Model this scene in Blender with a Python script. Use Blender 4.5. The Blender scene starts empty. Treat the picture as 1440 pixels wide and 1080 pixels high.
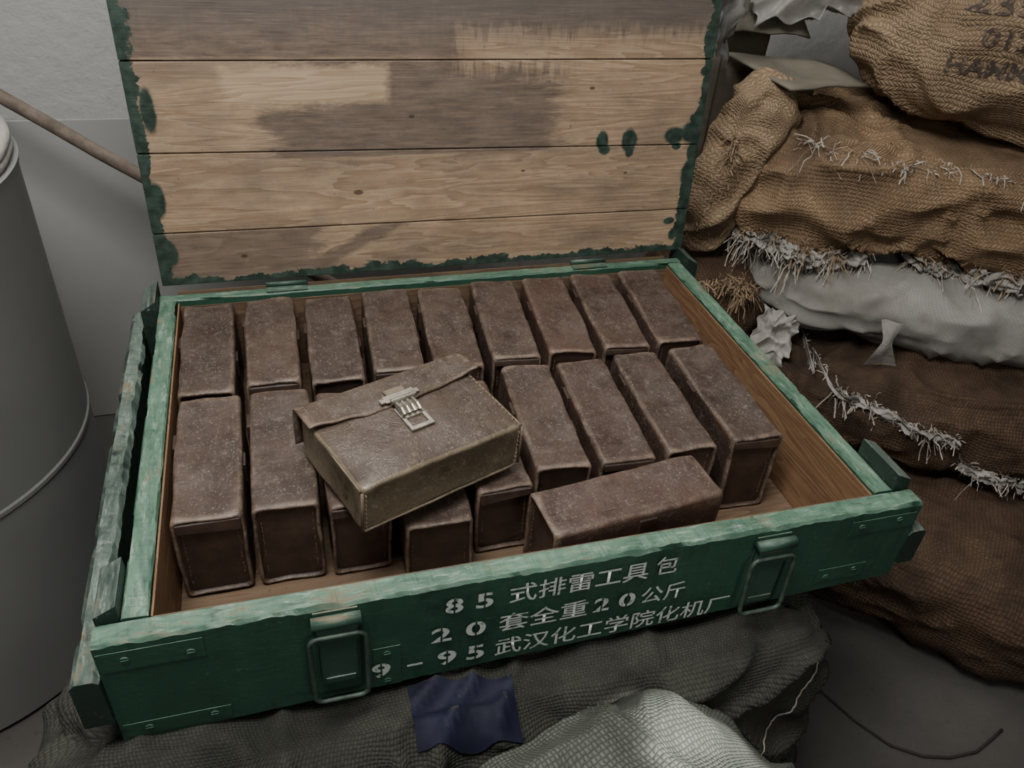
import bpy, bmesh, math, random
from mathutils import Vector, Matrix, Euler, noise
from mathutils.bvhtree import BVHTree
random.seed(7)
SC = bpy.context.scene
COL = SC.collection

# ------------------------------------------------------------ shader helper
class B:
    def __init__(s, name):
        s.m = bpy.data.materials.new(name); s.m.use_nodes = True
        s.nt = s.m.node_tree; s.nt.nodes.clear()
        s.out = s.nt.nodes.new('ShaderNodeOutputMaterial')
        s.p = s.nt.nodes.new('ShaderNodeBsdfPrincipled')
        s.nt.links.new(s.p.outputs[0], s.out.inputs[0])
    def node(s, t, **k):
        n = s.nt.nodes.new(t)
        for a, v in k.items(): setattr(n, a, v)
        return n
    def put(s, inp, v):
        if isinstance(v, bpy.types.NodeSocket): s.nt.links.new(v, inp)
        else:
            if isinstance(v, tuple) and len(v) == 3 and inp.type == 'RGBA': v = v + (1,)
            inp.default_value = v
    def m_(s, op, a, b=None, c=None, clamp=False):
        n = s.node('ShaderNodeMath', operation=op, use_clamp=clamp)
        s.put(n.inputs[0], a)
        if b is not None: s.put(n.inputs[1], b)
        if c is not None: s.put(n.inputs[2], c)
        return n.outputs[0]
    def add(s, a, b): return s.m_('ADD', a, b)
    def sub(s, a, b): return s.m_('SUBTRACT', a, b)
    def mul(s, a, b): return s.m_('MULTIPLY', a, b)
    def mx(s, a, b): return s.m_('MAXIMUM', a, b)
    def mn(s, a, b): return s.m_('MINIMUM', a, b)
    def coord(s, kind='Object'): return s.node('ShaderNodeTexCoord').outputs[kind]
    def xyz(s, v):
        n = s.node('ShaderNodeSeparateXYZ'); s.put(n.inputs[0], v); return n.outputs
    def comb(s, x, y, z):
        n = s.node('ShaderNodeCombineXYZ')
        for i, v in enumerate((x, y, z)): s.put(n.inputs[i], v)
        return n.outputs[0]
    def scale(s, v, sc, loc=(0, 0, 0)):
        n = s.node('ShaderNodeMapping'); s.put(n.inputs['Vector'], v)
        s.put(n.inputs['Scale'], sc); s.put(n.inputs['Location'], loc); return n.outputs[0]
    def noise(s, v, sc=5, det=4, rough=.55, dist=0):
        n = s.node('ShaderNodeTexNoise'); s.put(n.inputs['Vector'], v)
        s.put(n.inputs['Scale'], sc); s.put(n.inputs['Detail'], det)
        s.put(n.inputs['Roughness'], rough); s.put(n.inputs['Distortion'], dist)
        return n.outputs[0]
    def mr(s, v, a, b, c=0., d=1.):
        n = s.node('ShaderNodeMapRange', clamp=True)
        for i, x in enumerate((v, a, b, c, d)): s.put(n.inputs[i], x)
        return n.outputs[0]
    def mix(s, f, a, b, mode='MIX'):
        n = s.node('ShaderNodeMix', data_type='RGBA', blend_type=mode)
        s.put(n.inputs[0], f); s.put(n.inputs[6], a); s.put(n.inputs[7], b)
        return n.outputs[2]
    def rnd(s): return s.node('ShaderNodeObjectInfo').outputs['Random']
    def bump(s, h, st=.5, d=.002, nrm=None):
        n = s.node('ShaderNodeBump'); s.put(n.inputs['Height'], h)
        n.inputs['Strength'].default_value = st; n.inputs['Distance'].default_value = d
        if nrm is not None: s.put(n.inputs['Normal'], nrm)
        return n.outputs[0]
    def done(s, col, rough=.6, nrm=None, metal=0., spec=.5):
        s.put(s.p.inputs['Base Color'], col); s.put(s.p.inputs['Roughness'], rough)
        s.put(s.p.inputs['Metallic'], metal); s.put(s.p.inputs['Specular IOR Level'], spec)
        if nrm is not None: s.put(s.p.inputs['Normal'], nrm)
        return s.m

def m_leather(name, c1, c2, dust=(.31, .26, .21), rlo=.32, rhi=.60, dustamt=.95, filmc=(.165, .130, .105), film_a=.40):
    b = B(name); o = b.coord()
    r = b.rnd()
    off = b.comb(b.mul(r, 7.), b.mul(r, 3.), b.mul(r, 11.))
    va = b.node('ShaderNodeVectorMath', operation='ADD'); b.put(va.inputs[0], o); b.put(va.inputs[1], off)
    v = va.outputs[0]
    n1 = b.noise(v, 14, 5, .6); n2 = b.noise(v, 90, 4, .65); n3 = b.noise(v, 420, 3, .6)
    col = b.mix(b.mr(n1, .35, .65), c1, c2)
    col = b.mix(b.mr(r, 0, 1, 0, .6), col, (.036, .026, .022))
    g = b.node('ShaderNodeNewGeometry'); nz = b.xyz(g.outputs['Normal'])[2]
    up = b.mr(nz, .4, .95)
    film = b.mul(up, b.mr(b.noise(v, 26, 7, .8), .38, .66, .0, film_a))
    col = b.mix(film, col, filmc)
    pt = b.mr(g.outputs['Pointiness'], .51, .55)
    edge = b.mul(pt, b.mr(b.noise(v, 45, 4, .7), .36, .58))
    col = b.mix(b.mul(edge, .60), col, (.28, .20, .145))
    sc = b.mr(n2, .57, .72); sp = b.mr(n3, .60, .69)
    d = b.mul(b.mx(b.mul(sc, .42), sp), dustamt)
    d = b.mul(d, b.mr(n1, .3, .6, .35, 1.))
    col = b.mix(d, col, dust)
    streak = b.mr(b.noise(b.scale(v, (60, 9, 60)), 6, 4, .7), .60, .68)
    col = b.mix(b.mul(streak, .32), col, dust)
    scuff = b.mul(up, b.mr(b.noise(b.scale(v, (18, 50, 18)), 2.2, 6, .8, .6), .60, .70))
    col = b.mix(b.mul(scuff, .35), col, (.24, .18, .14))
    dark = b.mr(b.noise(v, 24, 6, .75), .53, .70)
    col = b.mix(b.mul(dark, .68), col, (.026, .017, .013))
    cr_ = b.mr(b.m_('ABSOLUTE', b.sub(b.noise(v, 18, 4, .6, 1.), .5)), 0, .02)
    h = b.add(b.add(b.mul(n2, .55), b.mul(n3, .3)), b.mul(cr_, .12))
    return b.done(col, b.mr(b.noise(v, 30, 5, .7), .35, .65, rlo, rhi), b.bump(h, .5, .0022))

def m_wood(name, axis, light, dark, grain=1.):
    b = B(name); o = b.coord(); x, y, z = b.xyz(o)
    if axis == 0: v = b.scale(o, (1.2, 14, 14))
    else: v = b.scale(o, (14, 1.2, 14))
    r = b.rnd(); va = b.node('ShaderNodeVectorMath', operation='ADD')
    b.put(va.inputs[0], v); b.put(va.inputs[1], b.comb(b.mul(r, 5.), b.mul(r, 9.), b.mul(r, 13.)))
    v = va.outputs[0]
    n1 = b.noise(v, 1.6, 3, .5, .6)
    rings = b.m_('FRACT', b.mul(n1, 13.))
    rings = b.mr(rings, 0, .9, 0, 1)
    fib = b.noise(b.scale(v, (1.5, 6, 6) if axis == 0 else (6, 1.5, 6)), 6, 4, .65)
    g = b.add(b.mul(rings, .55), b.mul(fib, .55))
    col = b.mix(b.mr(g, .2, .95), light, dark)
    spots = b.mr(b.noise(o, 160, 2, .5), .68, .74)
    col = b.mix(b.mul(spots, .5), col, (.05, .03, .02))
    return b, o, x, y, z, col, b.add(b.mul(rings, .3), b.mul(fib, .8))

def m_green(name, base=(.022, .066, .042), worn=(.21, .35, .245), top_worn=True, amt=.45, wood=(.20, .15, .09), darkamt=.5, axis=0, topw=.85):
    b = B(name); o = b.coord('Object')
    g = b.node('ShaderNodeNewGeometry'); nz = b.xyz(g.outputs['Normal'])[2]
    st = (1, 5, 5) if axis == 0 else (5, 1, 5)
    n1 = b.noise(o, 9, 6, .65); n2 = b.noise(b.scale(o, st), 34, 6, .75); n3 = b.noise(o, 180, 3, .6); n5 = b.noise(b.scale(o, st), 8, 6, .75)
    col = b.mix(b.mr(n1, .35, .65), base, tuple(min(1, c * 1.45) for c in base))
    col = b.mix(b.mul(b.mr(n2, .60, .72), .30 * amt), col, worn)
    col = b.mix(b.mul(b.mr(n3, .67, .73), .6 * amt), col, worn)
    grime = b.mr(b.noise(b.scale(o, (1.5, 1.5, .6)), 14, 6, .75), .52, .70)
    col = b.mix(b.mul(grime, .4), col, (.014, .026, .019))
    if top_worn:
        t = b.mr(nz, .5, .85)
        w = b.mul(b.mr(b.add(b.mul(n5, .6), b.mul(n2, .5)), .44, .70, .15, 1.), topw)
        col = b.mix(b.mul(t, w), col, worn)
        pale = b.mul(t, b.mr(b.noise(b.scale(o, st), 20, 6, .8), .53, .68, 0, .65))
        col = b.mix(pale, col, (.46, .56, .45))
        chip = b.mul(t, b.mr(b.add(b.mul(n2, .6), b.mul(n1, .5)), .60, .65))
        col = b.mix(b.mul(chip, .8), col, wood)
    dk = b.mr(b.noise(o, 25, 5, .7), .60, .70)
    col = b.mix(b.mul(dk, darkamt), col, (.012, .020, .015))
    return b.done(col, b.mr(n1, .3, .7, .38, .58), b.bump(b.add(n2, b.mul(n3, .5)), .35, .002))

def m_weave(name, c1, c2, pitch=.008, dirt=(.05, .035, .02), bumpst=.9, dirtamt=.5, herring=False, gap=.55):
    b = B(name); uv = b.coord('UV'); o = b.coord()
    nn = b.node('ShaderNodeTexNoise'); b.put(nn.inputs['Vector'], uv); nn.inputs['Scale'].default_value = 11
    nn.inputs['Detail'].default_value = 4
    vm = b.node('ShaderNodeVectorMath', operation='MULTIPLY_ADD'); b.put(vm.inputs[0], nn.outputs[1])
    vm.inputs[1].default_value = (pitch * 4.,) * 3; b.put(vm.inputs[2], uv)
    u, v, _ = b.xyz(vm.outputs[0])
    U = b.mul(u, 1 / pitch); V = b.mul(v, 1 / pitch)
    if herring:
        U2 = b.add(U, b.mul(b.m_('PINGPONG', V, 1.), 1.))
    else: U2 = U
    su = b.m_('ABSOLUTE', b.m_('SINE', b.mul(U2, math.pi)))
    sv = b.m_('ABSOLUTE', b.m_('SINE', b.mul(V, math.pi)))
    ck = b.m_('MODULO', b.add(b.m_('FLOOR', U2), b.m_('FLOOR', V)), 2.)
    ck = b.m_('ABSOLUTE', ck)
    hA = b.mul(sv, b.m_('POWER', su, .5)); hB = b.mul(su, b.m_('POWER', sv, .5))
    h = b.add(b.mul(ck, hA), b.mul(b.sub(1., ck), b.mul(hB, .75)))
    fib = b.noise(b.scale(uv, (300, 900, 1)), 1, 3, .6)
    n1 = b.noise(o, 6, 5, .6); n2 = b.noise(o, 40, 4, .6); n4 = b.noise(o, 16, 6, .7)
    col = b.mix(b.mr(n2, .3, .7), c1, c2)
    col = b.mix(b.mul(ck, .25), col, tuple(c * .5 for c in c1))
    col = b.mix(b.mr(h, 0., .65, gap, 0.), col, tuple(c * .25 for c in c1))
    col = b.mix(b.mul(b.mr(fib, .55, .8), .3), col, tuple(min(1, c * 1.6) for c in c2))
    col = b.mix(b.mul(b.mr(n1, .48, .68), dirtamt), col, dirt)
    col = b.mix(b.mul(b.mr(n4, .5, .7), dirtamt * .7), col, dirt)
    return b.done(col, .88, b.bump(b.add(h, b.mul(fib, .25)), bumpst, pitch * .4), spec=.2)

def m_plain(name, c, rough=.6, metal=0., var=.25, sc=20, bump=.2, bd=.002, c2=None):
    b = B(name); o = b.coord(); n = b.noise(o, sc, 5, .6)
    col = b.mix(b.mr(n, .3, .7), tuple(x * (1 - var) for x in c), c2 or tuple(min(1, x * (1 + var)) for x in c))
    return b.done(col, rough, b.bump(b.noise(o, sc * 4, 4, .6), bump, bd), metal)

M = {}
M['leather'] = m_leather('leather_brown', (.088, .052, .037), (.052, .033, .026))
M['leather_red'] = m_leather('leather_reddish', (.110, .057, .040), (.070, .039, .029))
M['leather_hero'] = m_leather('leather_worn', (.125, .083, .055), (.078, .052, .037), (.36, .32, .25), .22, .46, .7)
M['leather_side'] = m_leather('leather_olive', (.26, .215, .135), (.16, .125, .075), (.42, .38, .29), .24, .44, .8, (.30, .25, .17))
M['leather_dark'] = m_plain('leather_gusset', (.050, .030, .022), .5, var=.45, sc=30, bump=.4)
M['green'] = m_green('green_paint')
M['green_y'] = m_green('green_paint_sides', axis=1)
M['green_end'] = m_green('green_paint_rough', base=(.016, .030, .023), worn=(.24, .31, .26), amt=1.2, darkamt=.97, axis=1, topw=.7)
M['green_lid'] = m_green('green_paint_lid', base=(.022, .05, .036), worn=(.12, .18, .14), top_worn=False, amt=.6)
M['green_metal'] = m_green('green_painted_metal', base=(.024, .058, .040), worn=(.15, .22, .165), amt=.7)
M['metal'] = m_plain('aged_nickel', (.46, .43, .36), .38, .85, .4, 60, .3, .001)
M['rust'] = m_plain('dull_wire', (.08, .115, .088), .5, .4, .5, 60, .4, .001)
M['stitch'] = m_plain('stitch_thread', (.17, .12, .08), .9)
M['stitch_lt'] = m_plain('stitch_thread_pale', (.28, .22, .15), .9)
b = B('stencil_white'); o = b.coord(); n = b.noise(o, 120, 4, .7)
M['white_paint'] = b.done(b.mix(b.mr(n, .54, .68), (.64, .68, .62), (.14, .22, .16)), .7)
b, o, x, y, z, col, h = m_wood('inner_wood', 1, (.30, .175, .09), (.16, .08, .04))
M['wood_in'] = b.done(col, .65, b.bump(h, .35, .002))
b, o, x, y, z, col, h = m_wood('inner_wood_x', 0, (.20, .130, .075), (.10, .06, .036))
M['wood_in_x'] = b.done(col, .7, b.bump(h, .35, .002))

def lid_mat():
    b, o, x, y, z, col, h = m_wood('lid_boards_wood', 0, (.56, .41, .265), (.33, .215, .125))
    w1 = b.mul(b.sub(b.noise(b.scale(o, (1, 1, 2.5)), 14, 6, .75), .5), .16)
    w2 = b.mul(b.sub(b.noise(b.scale(o, (1, 1, 1)), 22, 5, .7, .4), .5), .05)
    w3 = b.mul(b.sub(b.noise(b.scale(o, (6, 1, .6)), 16, 4, .7), .5), .10)
    w4 = b.mul(b.sub(b.noise(b.scale(o, (1, 1, 6)), 9, 6, .8), .5), .22)
    def boxm(x0, x1, z0, z1, soft=.02, w=w1):
        dx = b.mn(b.sub(x, x0), b.sub(x1, x)); dz = b.mn(b.sub(z, z0), b.sub(z1, z))
        d = b.add(b.mn(dx, dz), w); return b.mr(d, -soft * .5, soft * .5)
    def sidem(x0, x1, z0, z1, soft=.02, w=w4):
        dx = b.add(b.mn(b.sub(x, x0), b.sub(x1, x)), w); dz = b.mul(b.mn(b.sub(z, z0), b.sub(z1, z)), 8.)
        return b.mr(b.mn(dx, dz), -soft * .5, soft * .5)
    def blob(cx, cz, rx, rz, w=w2, soft=.006):
        a = b.mul(b.sub(x, cx), 1 / rx); c = b.mul(b.sub(z, cz), 1 / rz)
        d = b.m_('SQRT', b.add(b.mul(a, a), b.mul(c, c)))
        return b.mr(b.add(d, b.mul(w, 18.)), 1.1, .8)
    st = b.mul(sidem(.15, .575, .18, .311, .04), 1.)
    st = b.mx(st, b.mul(sidem(-.1, .45, .288, .311), .6))
    st = b.mx(st, b.mul(sidem(-.1, .215, -.05, .080, .03, w1), .9))
    dg = b.sub(.028, b.m_('ABSOLUTE', b.sub(b.sub(x, .17), b.mul(z, 1.9))))
    dg = b.mul(b.mr(b.add(dg, b.mul(w2, 1.4)), -.010, .012), b.m_('LESS_THAN', z, .0775))
    st = b.mx(st, b.mul(dg, .95))
    st = b.mx(st, b.mul(boxm(-.05, .9, .312, .7, .01, b.mul(w1, .12)), 1.))
    st = b.mul(st, b.sub(1., b.mul(boxm(.42, .9, .30, .348, .02, w3), .72)))
    lt = boxm(.10, .318, .254, .304, .012, b.mul(w1, .32))
    st = b.mul(st, b.sub(1., b.mul(lt, .9)))
    st = b.mul(st, b.mr(b.noise(b.scale(o, (3, 1, 30)), 5, 4, .7), .2, .6, .66, 1.))
    wash = b.mul(b.mr(b.noise(b.scale(o, (1, 1, 3)), 5, 6, .78), .38, .66), .72)
    st = b.mx(st, b.mul(wash, b.sub(1., b.mul(lt, .8))))
    dirty = b.mix(b.mr(b.noise(b.scale(o, (1, 1, 3)), 18, 6, .75), .35, .65), (.075, .056, .047), (.165, .126, .104))
    col = b.mix(b.mul(lt, .25), col, (.60, .47, .32))
    col = b.mix(b.mul(st, .92), col, dirty)
    col = b.mix(b.mul(boxm(-.05, .9, .355, .7, .05, w3), .6), col, (.105, .094, .088))
    scr = b.mr(b.noise(b.scale(o, (2, 1, 60)), 9, 3, .6), .60, .70)
    col = b.mix(b.mul(scr, .45), col, (.10, .07, .05))
    for cx, cz, r in ((.27, .128, .004), (.62, .27, .0025), (.69, .14, .002), (.10, .04, .003), (.44, .40, .004), (.52, .15, .002), (.35, .235, .0025)):
        col = b.mix(b.mul(blob(cx, cz, r * 1.8, r), .8), col, (.06, .03, .02))
    ed = b.mn(b.add(x, .0185), b.sub(.8115, x)); ed = b.mn(ed, b.add(z, .004))
    em = b.mr(b.add(ed, b.mul(w2, .95)), .0175, .0155)
    for cx, cz, rx, rz in ((.645, .192, .011, .016), (.650, .178, .010, .008), (.690, .190, .013, .020), (.692, .172, .007, .008), (.765, .196, .018, .014), (.772, .180, .008, .006), (.797, .2, .02, .018), (.78, .055, .010, .006), (.8, .135, .012, .025), (.79, .03, .008, .010), (-.005, .13, .012, .03), (.0, .05, .012, .02), (.03, .0, .03, .012), (.17, .0, .03, .008), (.36, .0, .02, .006), (.48, .0, .03, .008), (.6, .0, .04, .008), (.005, .25, .010, .03)):
        em = b.mx(em, blob(cx, cz, rx, rz, b.mul(w2, 1.2)))
    gcol = b.mix(b.mr(b.noise(o, 60, 4, .6), .4, .65), (.014, .030, .021), (.045, .078, .058))
    col = b.mix(em, col, gcol)
    return b.done(col, .62, b.bump(b.add(h, b.mul(em, .6)), .3, .002))
M['lid'] = lid_mat()

M['burlap'] = m_weave('straw_burlap', (.31, .215, .13), (.41, .30, .19), .0080, (.15, .10, .065), .7, herring=True)
M['burlap_orange'] = m_weave('old_burlap', (.28, .18, .10), (.37, .255, .155), .0070, (.12, .078, .050), .7, herring=True, dirtamt=.85)
M['burlap_dark'] = m_weave('dark_burlap', (.092, .056, .035), (.135, .087, .055), .0060, (.028, .020, .015), .6, dirtamt=.85)
M['white_sack'] = m_weave('white_woven_sack', (.32, .31, .285), (.38, .368, .34), .0034, (.18, .16, .13), .3, .7, gap=.25)
M['tarp'] = m_weave('grey_canvas', (.060, .061, .050), (.092, .092, .077), .0040, (.024, .025, .020), .7, .7, gap=.55)
M['front_sack'] = m_weave('pale_woven_sack', (.110, .120, .098), (.175, .185, .155), .0048, (.052, .055, .045), .9, .6, gap=.65)
M['fray'] = m_plain('frayed_thread', (.40, .36, .30), .9, var=.45, sc=60)
M['fray_tan'] = m_plain('straw_thread', (.27, .19, .115), .9, var=.4, sc=60)
M['paper'] = m_plain('grey_paper', (.34, .32, .29), .75, var=.25, sc=15, bump=.5, bd=.006)
M['card'] = m_plain('olive_cardboard', (.15, .135, .10), .75, var=.3, sc=12, bump=.4, bd=.004)
M['plastic'] = m_plain('cloudy_plastic', (.25, .24, .22), .45, var=.35, sc=12, bump=.4, bd=.005)
M['blue'] = m_plain('blue_strap', (.006, .008, .028), .75, var=.4, sc=30)
M['stick'] = m_plain('stick_bark', (.15, .115, .09), .8, var=.4, sc=40, bump=.7)
M['drum'] = m_plain('drum_grey', (.19, .193, .183), .8, var=.10, sc=4, bump=.05)
M['panel'] = m_plain('grey_board', (.33, .33, .315), .75, var=.08, sc=3, bump=.1)
M['cord'] = m_plain('dark_cord', (.03, .025, .02), .9)
b = B('wall_plaster'); o = b.coord(); n1 = b.noise(o, 1.6, 4, .6); n2 = b.noise(o, 25, 5, .65)
c = b.mix(b.mr(n1, .3, .7), (.46, .455, .435), (.56, .555, .53)); c = b.mix(b.mul(b.mr(n2, .6, .72), .3), c, (.28, .28, .265))
M['wall'] = b.done(c, .85, b.bump(n2, .6, .008))
b = B('floor_concrete'); o = b.coord(); n1 = b.noise(o, 3, 5, .65); n2 = b.noise(o, 60, 5, .65)
c = b.mix(b.mr(n1, .3, .7), (.050, .046, .040), (.090, .083, .074)); c = b.mix(b.mul(b.mr(n2, .6, .7), .5), c, (.030, .027, .024))
M['floor'] = b.done(c, .8, b.bump(n2, .4, .004))

# ------------------------------------------------------------ mesh helpers
def empty(name, loc=(0, 0, 0), rot=(0, 0, 0)):
    e = bpy.data.objects.new(name, None); e.location = loc; e.rotation_euler = rot
    e.empty_display_size = .05; COL.objects.link(e); return e
def obj_from_bm(bm, name, mat, parent=None, loc=(0, 0, 0), smooth=False):
    me = bpy.data.meshes.new(name); bm.normal_update(); bm.to_mesh(me); bm.free()
    for mt in (mat if isinstance(mat, list) else [mat]): me.materials.append(mt)
    if smooth:
        for p in me.polygons: p.use_smooth = True
    ob = bpy.data.objects.new(name, me); ob.location = loc; COL.objects.link(ob)
    if parent: ob.parent = parent
    return ob
def bm_hex(bm, c8, bevel=0, seg=2):
    vs = [bm.verts.new(c) for c in c8]
    fs = [(0, 3, 2, 1), (4, 5, 6, 7), (0, 1, 5, 4), (1, 2, 6, 5), (2, 3, 7, 6), (3, 0, 4, 7)]
    faces = [bm.faces.new([vs[i] for i in f]) for f in fs]
    if bevel:
        es = list({e for f in faces for e in f.edges})
        bmesh.ops.bevel(bm, geom=es, offset=bevel, segments=seg, affect='EDGES', profile=.6)
def c8(x0, x1, y0, y1, z0, z1):
    return [(x0, y0, z0), (x1, y0, z0), (x1, y1, z0), (x0, y1, z0), (x0, y0, z1), (x1, y0, z1), (x1, y1, z1), (x0, y1, z1)]
def box(name, x0, x1, y0, y1, z0, z1, mat, parent=None, bevel=.0015):
    bm = bmesh.new(); bm_hex(bm, c8(x0, x1, y0, y1, z0, z1), bevel)
    return obj_from_bm(bm, name, mat, parent)
def hexa(name, pts, mat, parent=None, bevel=.0015):
    bm = bmesh.new(); bm_hex(bm, pts, bevel); return obj_from_bm(bm, name, mat, parent)
def board(name, x0, x1, y0, y1, z0f, z1, mat, parent, axis=0, n=60, chip=.0012, seed=0, bevel=.0018):
    bm = bmesh.new(); rings = []
    for i in range(n + 1):
        t = i / n
        a = (x0 + (x1 - x0) * t) if axis == 0 else (y0 + (y1 - y0) * t)
        lo = z0f(a) if callable(z0f) else z0f
        q0, q1 = (y0, y1) if axis == 0 else (x0, x1)
        pr = [(q0, lo), (q1, lo), (q1, z1 - bevel), (q1 - bevel, z1), (q0 + bevel, z1), (q0, z1 - bevel)]
        ring = []
        for k, (q, zz) in enumerate(pr):
            d = chip * noise.noise(Vector((a * 35, k * 3.1, seed))) + chip * .8 * noise.noise(Vector((a * 120, k * 5.1, seed)))
            kn = max(0, noise.noise(Vector((a * 28, k * 7.7, seed * 3))) - .42) * .02 if k in (2, 3, 4, 5) else 0
            qq = q + (d if k in (4, 5, 0) else -d) * .5 + (kn if k in (4, 5) else -kn if k in (2, 3) else 0) * .6
            z_ = zz + (d if k > 1 else 0) - kn * .5
            ring.append(bm.verts.new((a, qq, z_) if axis == 0 else (qq, a, z_)))
        rings.append(ring)
    m = 6
    for i in range(n):
        for k in range(m): bm.faces.new([rings[i][k], rings[i][(k + 1) % m], rings[i + 1][(k + 1) % m], rings[i + 1][k]])
    bm.faces.new(rings[0][::-1]); bm.faces.new(rings[-1]); bmesh.ops.recalc_face_normals(bm, faces=bm.faces)
    return obj_from_bm(bm, name, mat, parent)
def bm_tube(bm, pts, r, n=8, closed=False, rfun=None):
    pts = [Vector(p) for p in pts]; L = len(pts); rings = []
    up = Vector((0.13, 0.21, 1)).normalized()
    for i, p in enumerate(pts):
        if closed: t = pts[(i + 1) % L] - pts[i - 1]
        else: t = pts[min(i + 1, L - 1)] - pts[max(i - 1, 0)]
        t.normalize(); a = t.cross(up)
        if a.length < 1e-3: a = t.cross(Vector((1, 0, 0)))
        a.normalize(); bb = t.cross(a)
        rr = r * (rfun(i / (L - 1)) if rfun else 1)
        rings.append([bm.verts.new(p + rr * (math.cos(2 * math.pi * k / n) * a + math.sin(2 * math.pi * k / n) * bb)) for k in range(n)])
    for i in range(L if closed else L - 1):
        A = rings[i]; Bb = rings[(i + 1) % L]
        for k in range(n):
            bm.faces.new([A[k], A[(k + 1) % n], Bb[(k + 1) % n], Bb[k]])
    if not closed:
        bm.faces.new(rings[0][::-1]); bm.faces.new(rings[-1])
def tube(name, pts, r, mat, parent=None, n=8, closed=False, rfun=None):
    bm = bmesh.new(); bm_tube(bm, pts, r, n, closed, rfun)
    bmesh.ops.recalc_face_normals(bm, faces=bm.faces)
    return obj_from_bm(bm, name, mat, parent, smooth=True)

def soft_box(name, cen, half, yaw, mat, e=4.5, cuts=44, amp=.012, freq=5., wr=.0, seed=0, fn=None, parent=None, part=None, tilt=(0, 0)):
    bm = bmesh.new(); bmesh.ops.create_cube(bm, size=2)
    bmesh.ops.subdivide_edges(bm, edges=bm.edges, cuts=cuts, use_grid_fill=True)
    uvl = bm.loops.layers.uv.new('UVMap'); hx, hy, hz = half
    for f in bm.faces:
        n = f.calc_center_median(); a = max(range(3), key=lambda i: abs(n[i]))
        for l in f.loops:
            c = l.vert.co
            l[uvl].uv = {0: (c.y * hy, c.z * hz), 1: (c.x * hx, c.z * hz + hy), 2: (c.x * hx, c.y * hy + (0 if n.z > 0 else 3))}[a]
    rot = Euler((tilt[0], tilt[1], yaw)).to_matrix(); so = Vector((seed * 3.1, seed * 1.7, seed * 5.3))
    for v in bm.verts:
        c = v.co.copy(); s = (abs(c.x) ** e + abs(c.y) ** e + abs(c.z) ** e) ** (-1 / e); c *= s
        p = Vector((c.x * hx, c.y * hy, c.z * hz))
        nr = Vector((abs(c.x) ** (e - 1) * math.copysign(1, c.x) / hx, abs(c.y) ** (e - 1) * math.copysign(1, c.y) / hy, abs(c.z) ** (e - 1) * math.copysign(1, c.z) / hz)).normalized()
        d = amp * noise.noise(p * freq + so) + amp * .45 * noise.noise(p * freq * 2.7 + so * 2)
        if wr:
            q = Vector((p.x * 7, p.y * 7, p.z * 16)) + so
            k = 1 - abs(noise.noise(q + Vector((noise.noise(p * 9), 0, noise.noise(p * 6 + so))) * 1.5)) * 2.2
            d += wr * max(0, k) ** 2
        if fn: d += fn(p, nr)
        v.co = rot @ (p + nr * d)
    bmesh.ops.recalc_face_normals(bm, faces=bm.faces)
    cen = Vector(cen)
    bw = bm.copy(); bmesh.ops.translate(bw, verts=bw.verts, vec=cen); bvh = BVHTree.FromBMesh(bw); bw.free()
    if parent is None:
        ob = obj_from_bm(bm, name, mat, None, cen, True)
    else:
        bmesh.ops.translate(bm, verts=bm.verts, vec=cen - parent.location)
        ob = obj_from_bm(bm, part or name, mat, parent, (0, 0, 0), True)
    return ob, bvh

def child_world(bm, name, mat, parent, smooth=False):
    bmesh.ops.translate(bm, verts=bm.verts, vec=-parent.location)
    return obj_from_bm(bm, name, mat, parent, smooth=smooth)

def fringe(name, path, n, length, out, mat, parent, width=.0009, spread=.8, seed=1, droop=.5):
    rn = random.Random(seed); bm = bmesh.new(); out = Vector(out).normalized()
    for i in range(n):
        t = rn.random() * (len(path) - 1)
        t += .35 * math.sin(t * 2.3); t = min(max(t, 0), len(path) - 1.001)
        k = int(t); f = t - k
        p = Vector(path[k]).lerp(Vector(path[k + 1]), f) + Vector((rn.gauss(0, .004), rn.gauss(0, .004), rn.gauss(0, .006)))
        d = (out + Vector((rn.gauss(0, spread), rn.gauss(0, spread), rn.gauss(0, spread)))).normalized()
        L = length * rn.uniform(.3, 1.3) * (.4 + abs(noise.noise(Vector((t * .9, seed, 0)))) * 2.2); w = width * rn.uniform(.5, 1.6)
        side = d.cross(Vector((rn.random() - .5, rn.random() - .5, rn.random() - .5)).normalized()).normalized() * w
        prev = None
        for s in range(5):
            q = p + d * L * s / 4 + Vector((0, 0, -droop * L * (s / 4) ** 2)) + Vector((rn.gauss(0, .0016), rn.gauss(0, .0016), rn.gauss(0, .0016)))
            cur = (bm.verts.new(q - side), bm.verts.new(q + side))
            if prev: bm.faces.new([prev[0], prev[1], cur[1], cur[0]])
            prev = cur
    return child_world(bm, name, mat, parent)

def ribbon(name, path, w, out, mat, parent, crump=.01, seed=1, up=(0, 0, 1), n=110, m=10):
    bm = bmesh.new(); out = Vector(out).normalized(); up = Vector(up); rows = []; rn = random.Random(seed)
    for i in range(n + 1):
        t = i / n * (len(path) - 1); k = min(int(t), len(path) - 2)
        p = Vector(path[k]).lerp(Vector(path[k + 1]), t - k)
        ww = w * (.45 + 1.3 * abs(noise.noise(Vector((i * .13, seed, 0)))) + rn.uniform(-.22, .22))
        row = []
        for j in range(m + 1):
            s = j / m - .5
            q = p + up * (s * ww) + out * (.006 + crump * 1.2 * (noise.noise(Vector((i * .25, j * .6, seed * 3.3))) + .4))
            q += up * crump * .6 * noise.noise(Vector((i * .3, j * .5, seed * 7.7)))
            row.append(bm.verts.new(q))
        rows.append(row)
    for i in range(n):
        for j in range(m):
            bm.faces.new([rows[i][j], rows[i + 1][j], rows[i + 1][j + 1], rows[i][j + 1]])
    return child_world(bm, name, mat, parent, True)

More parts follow.
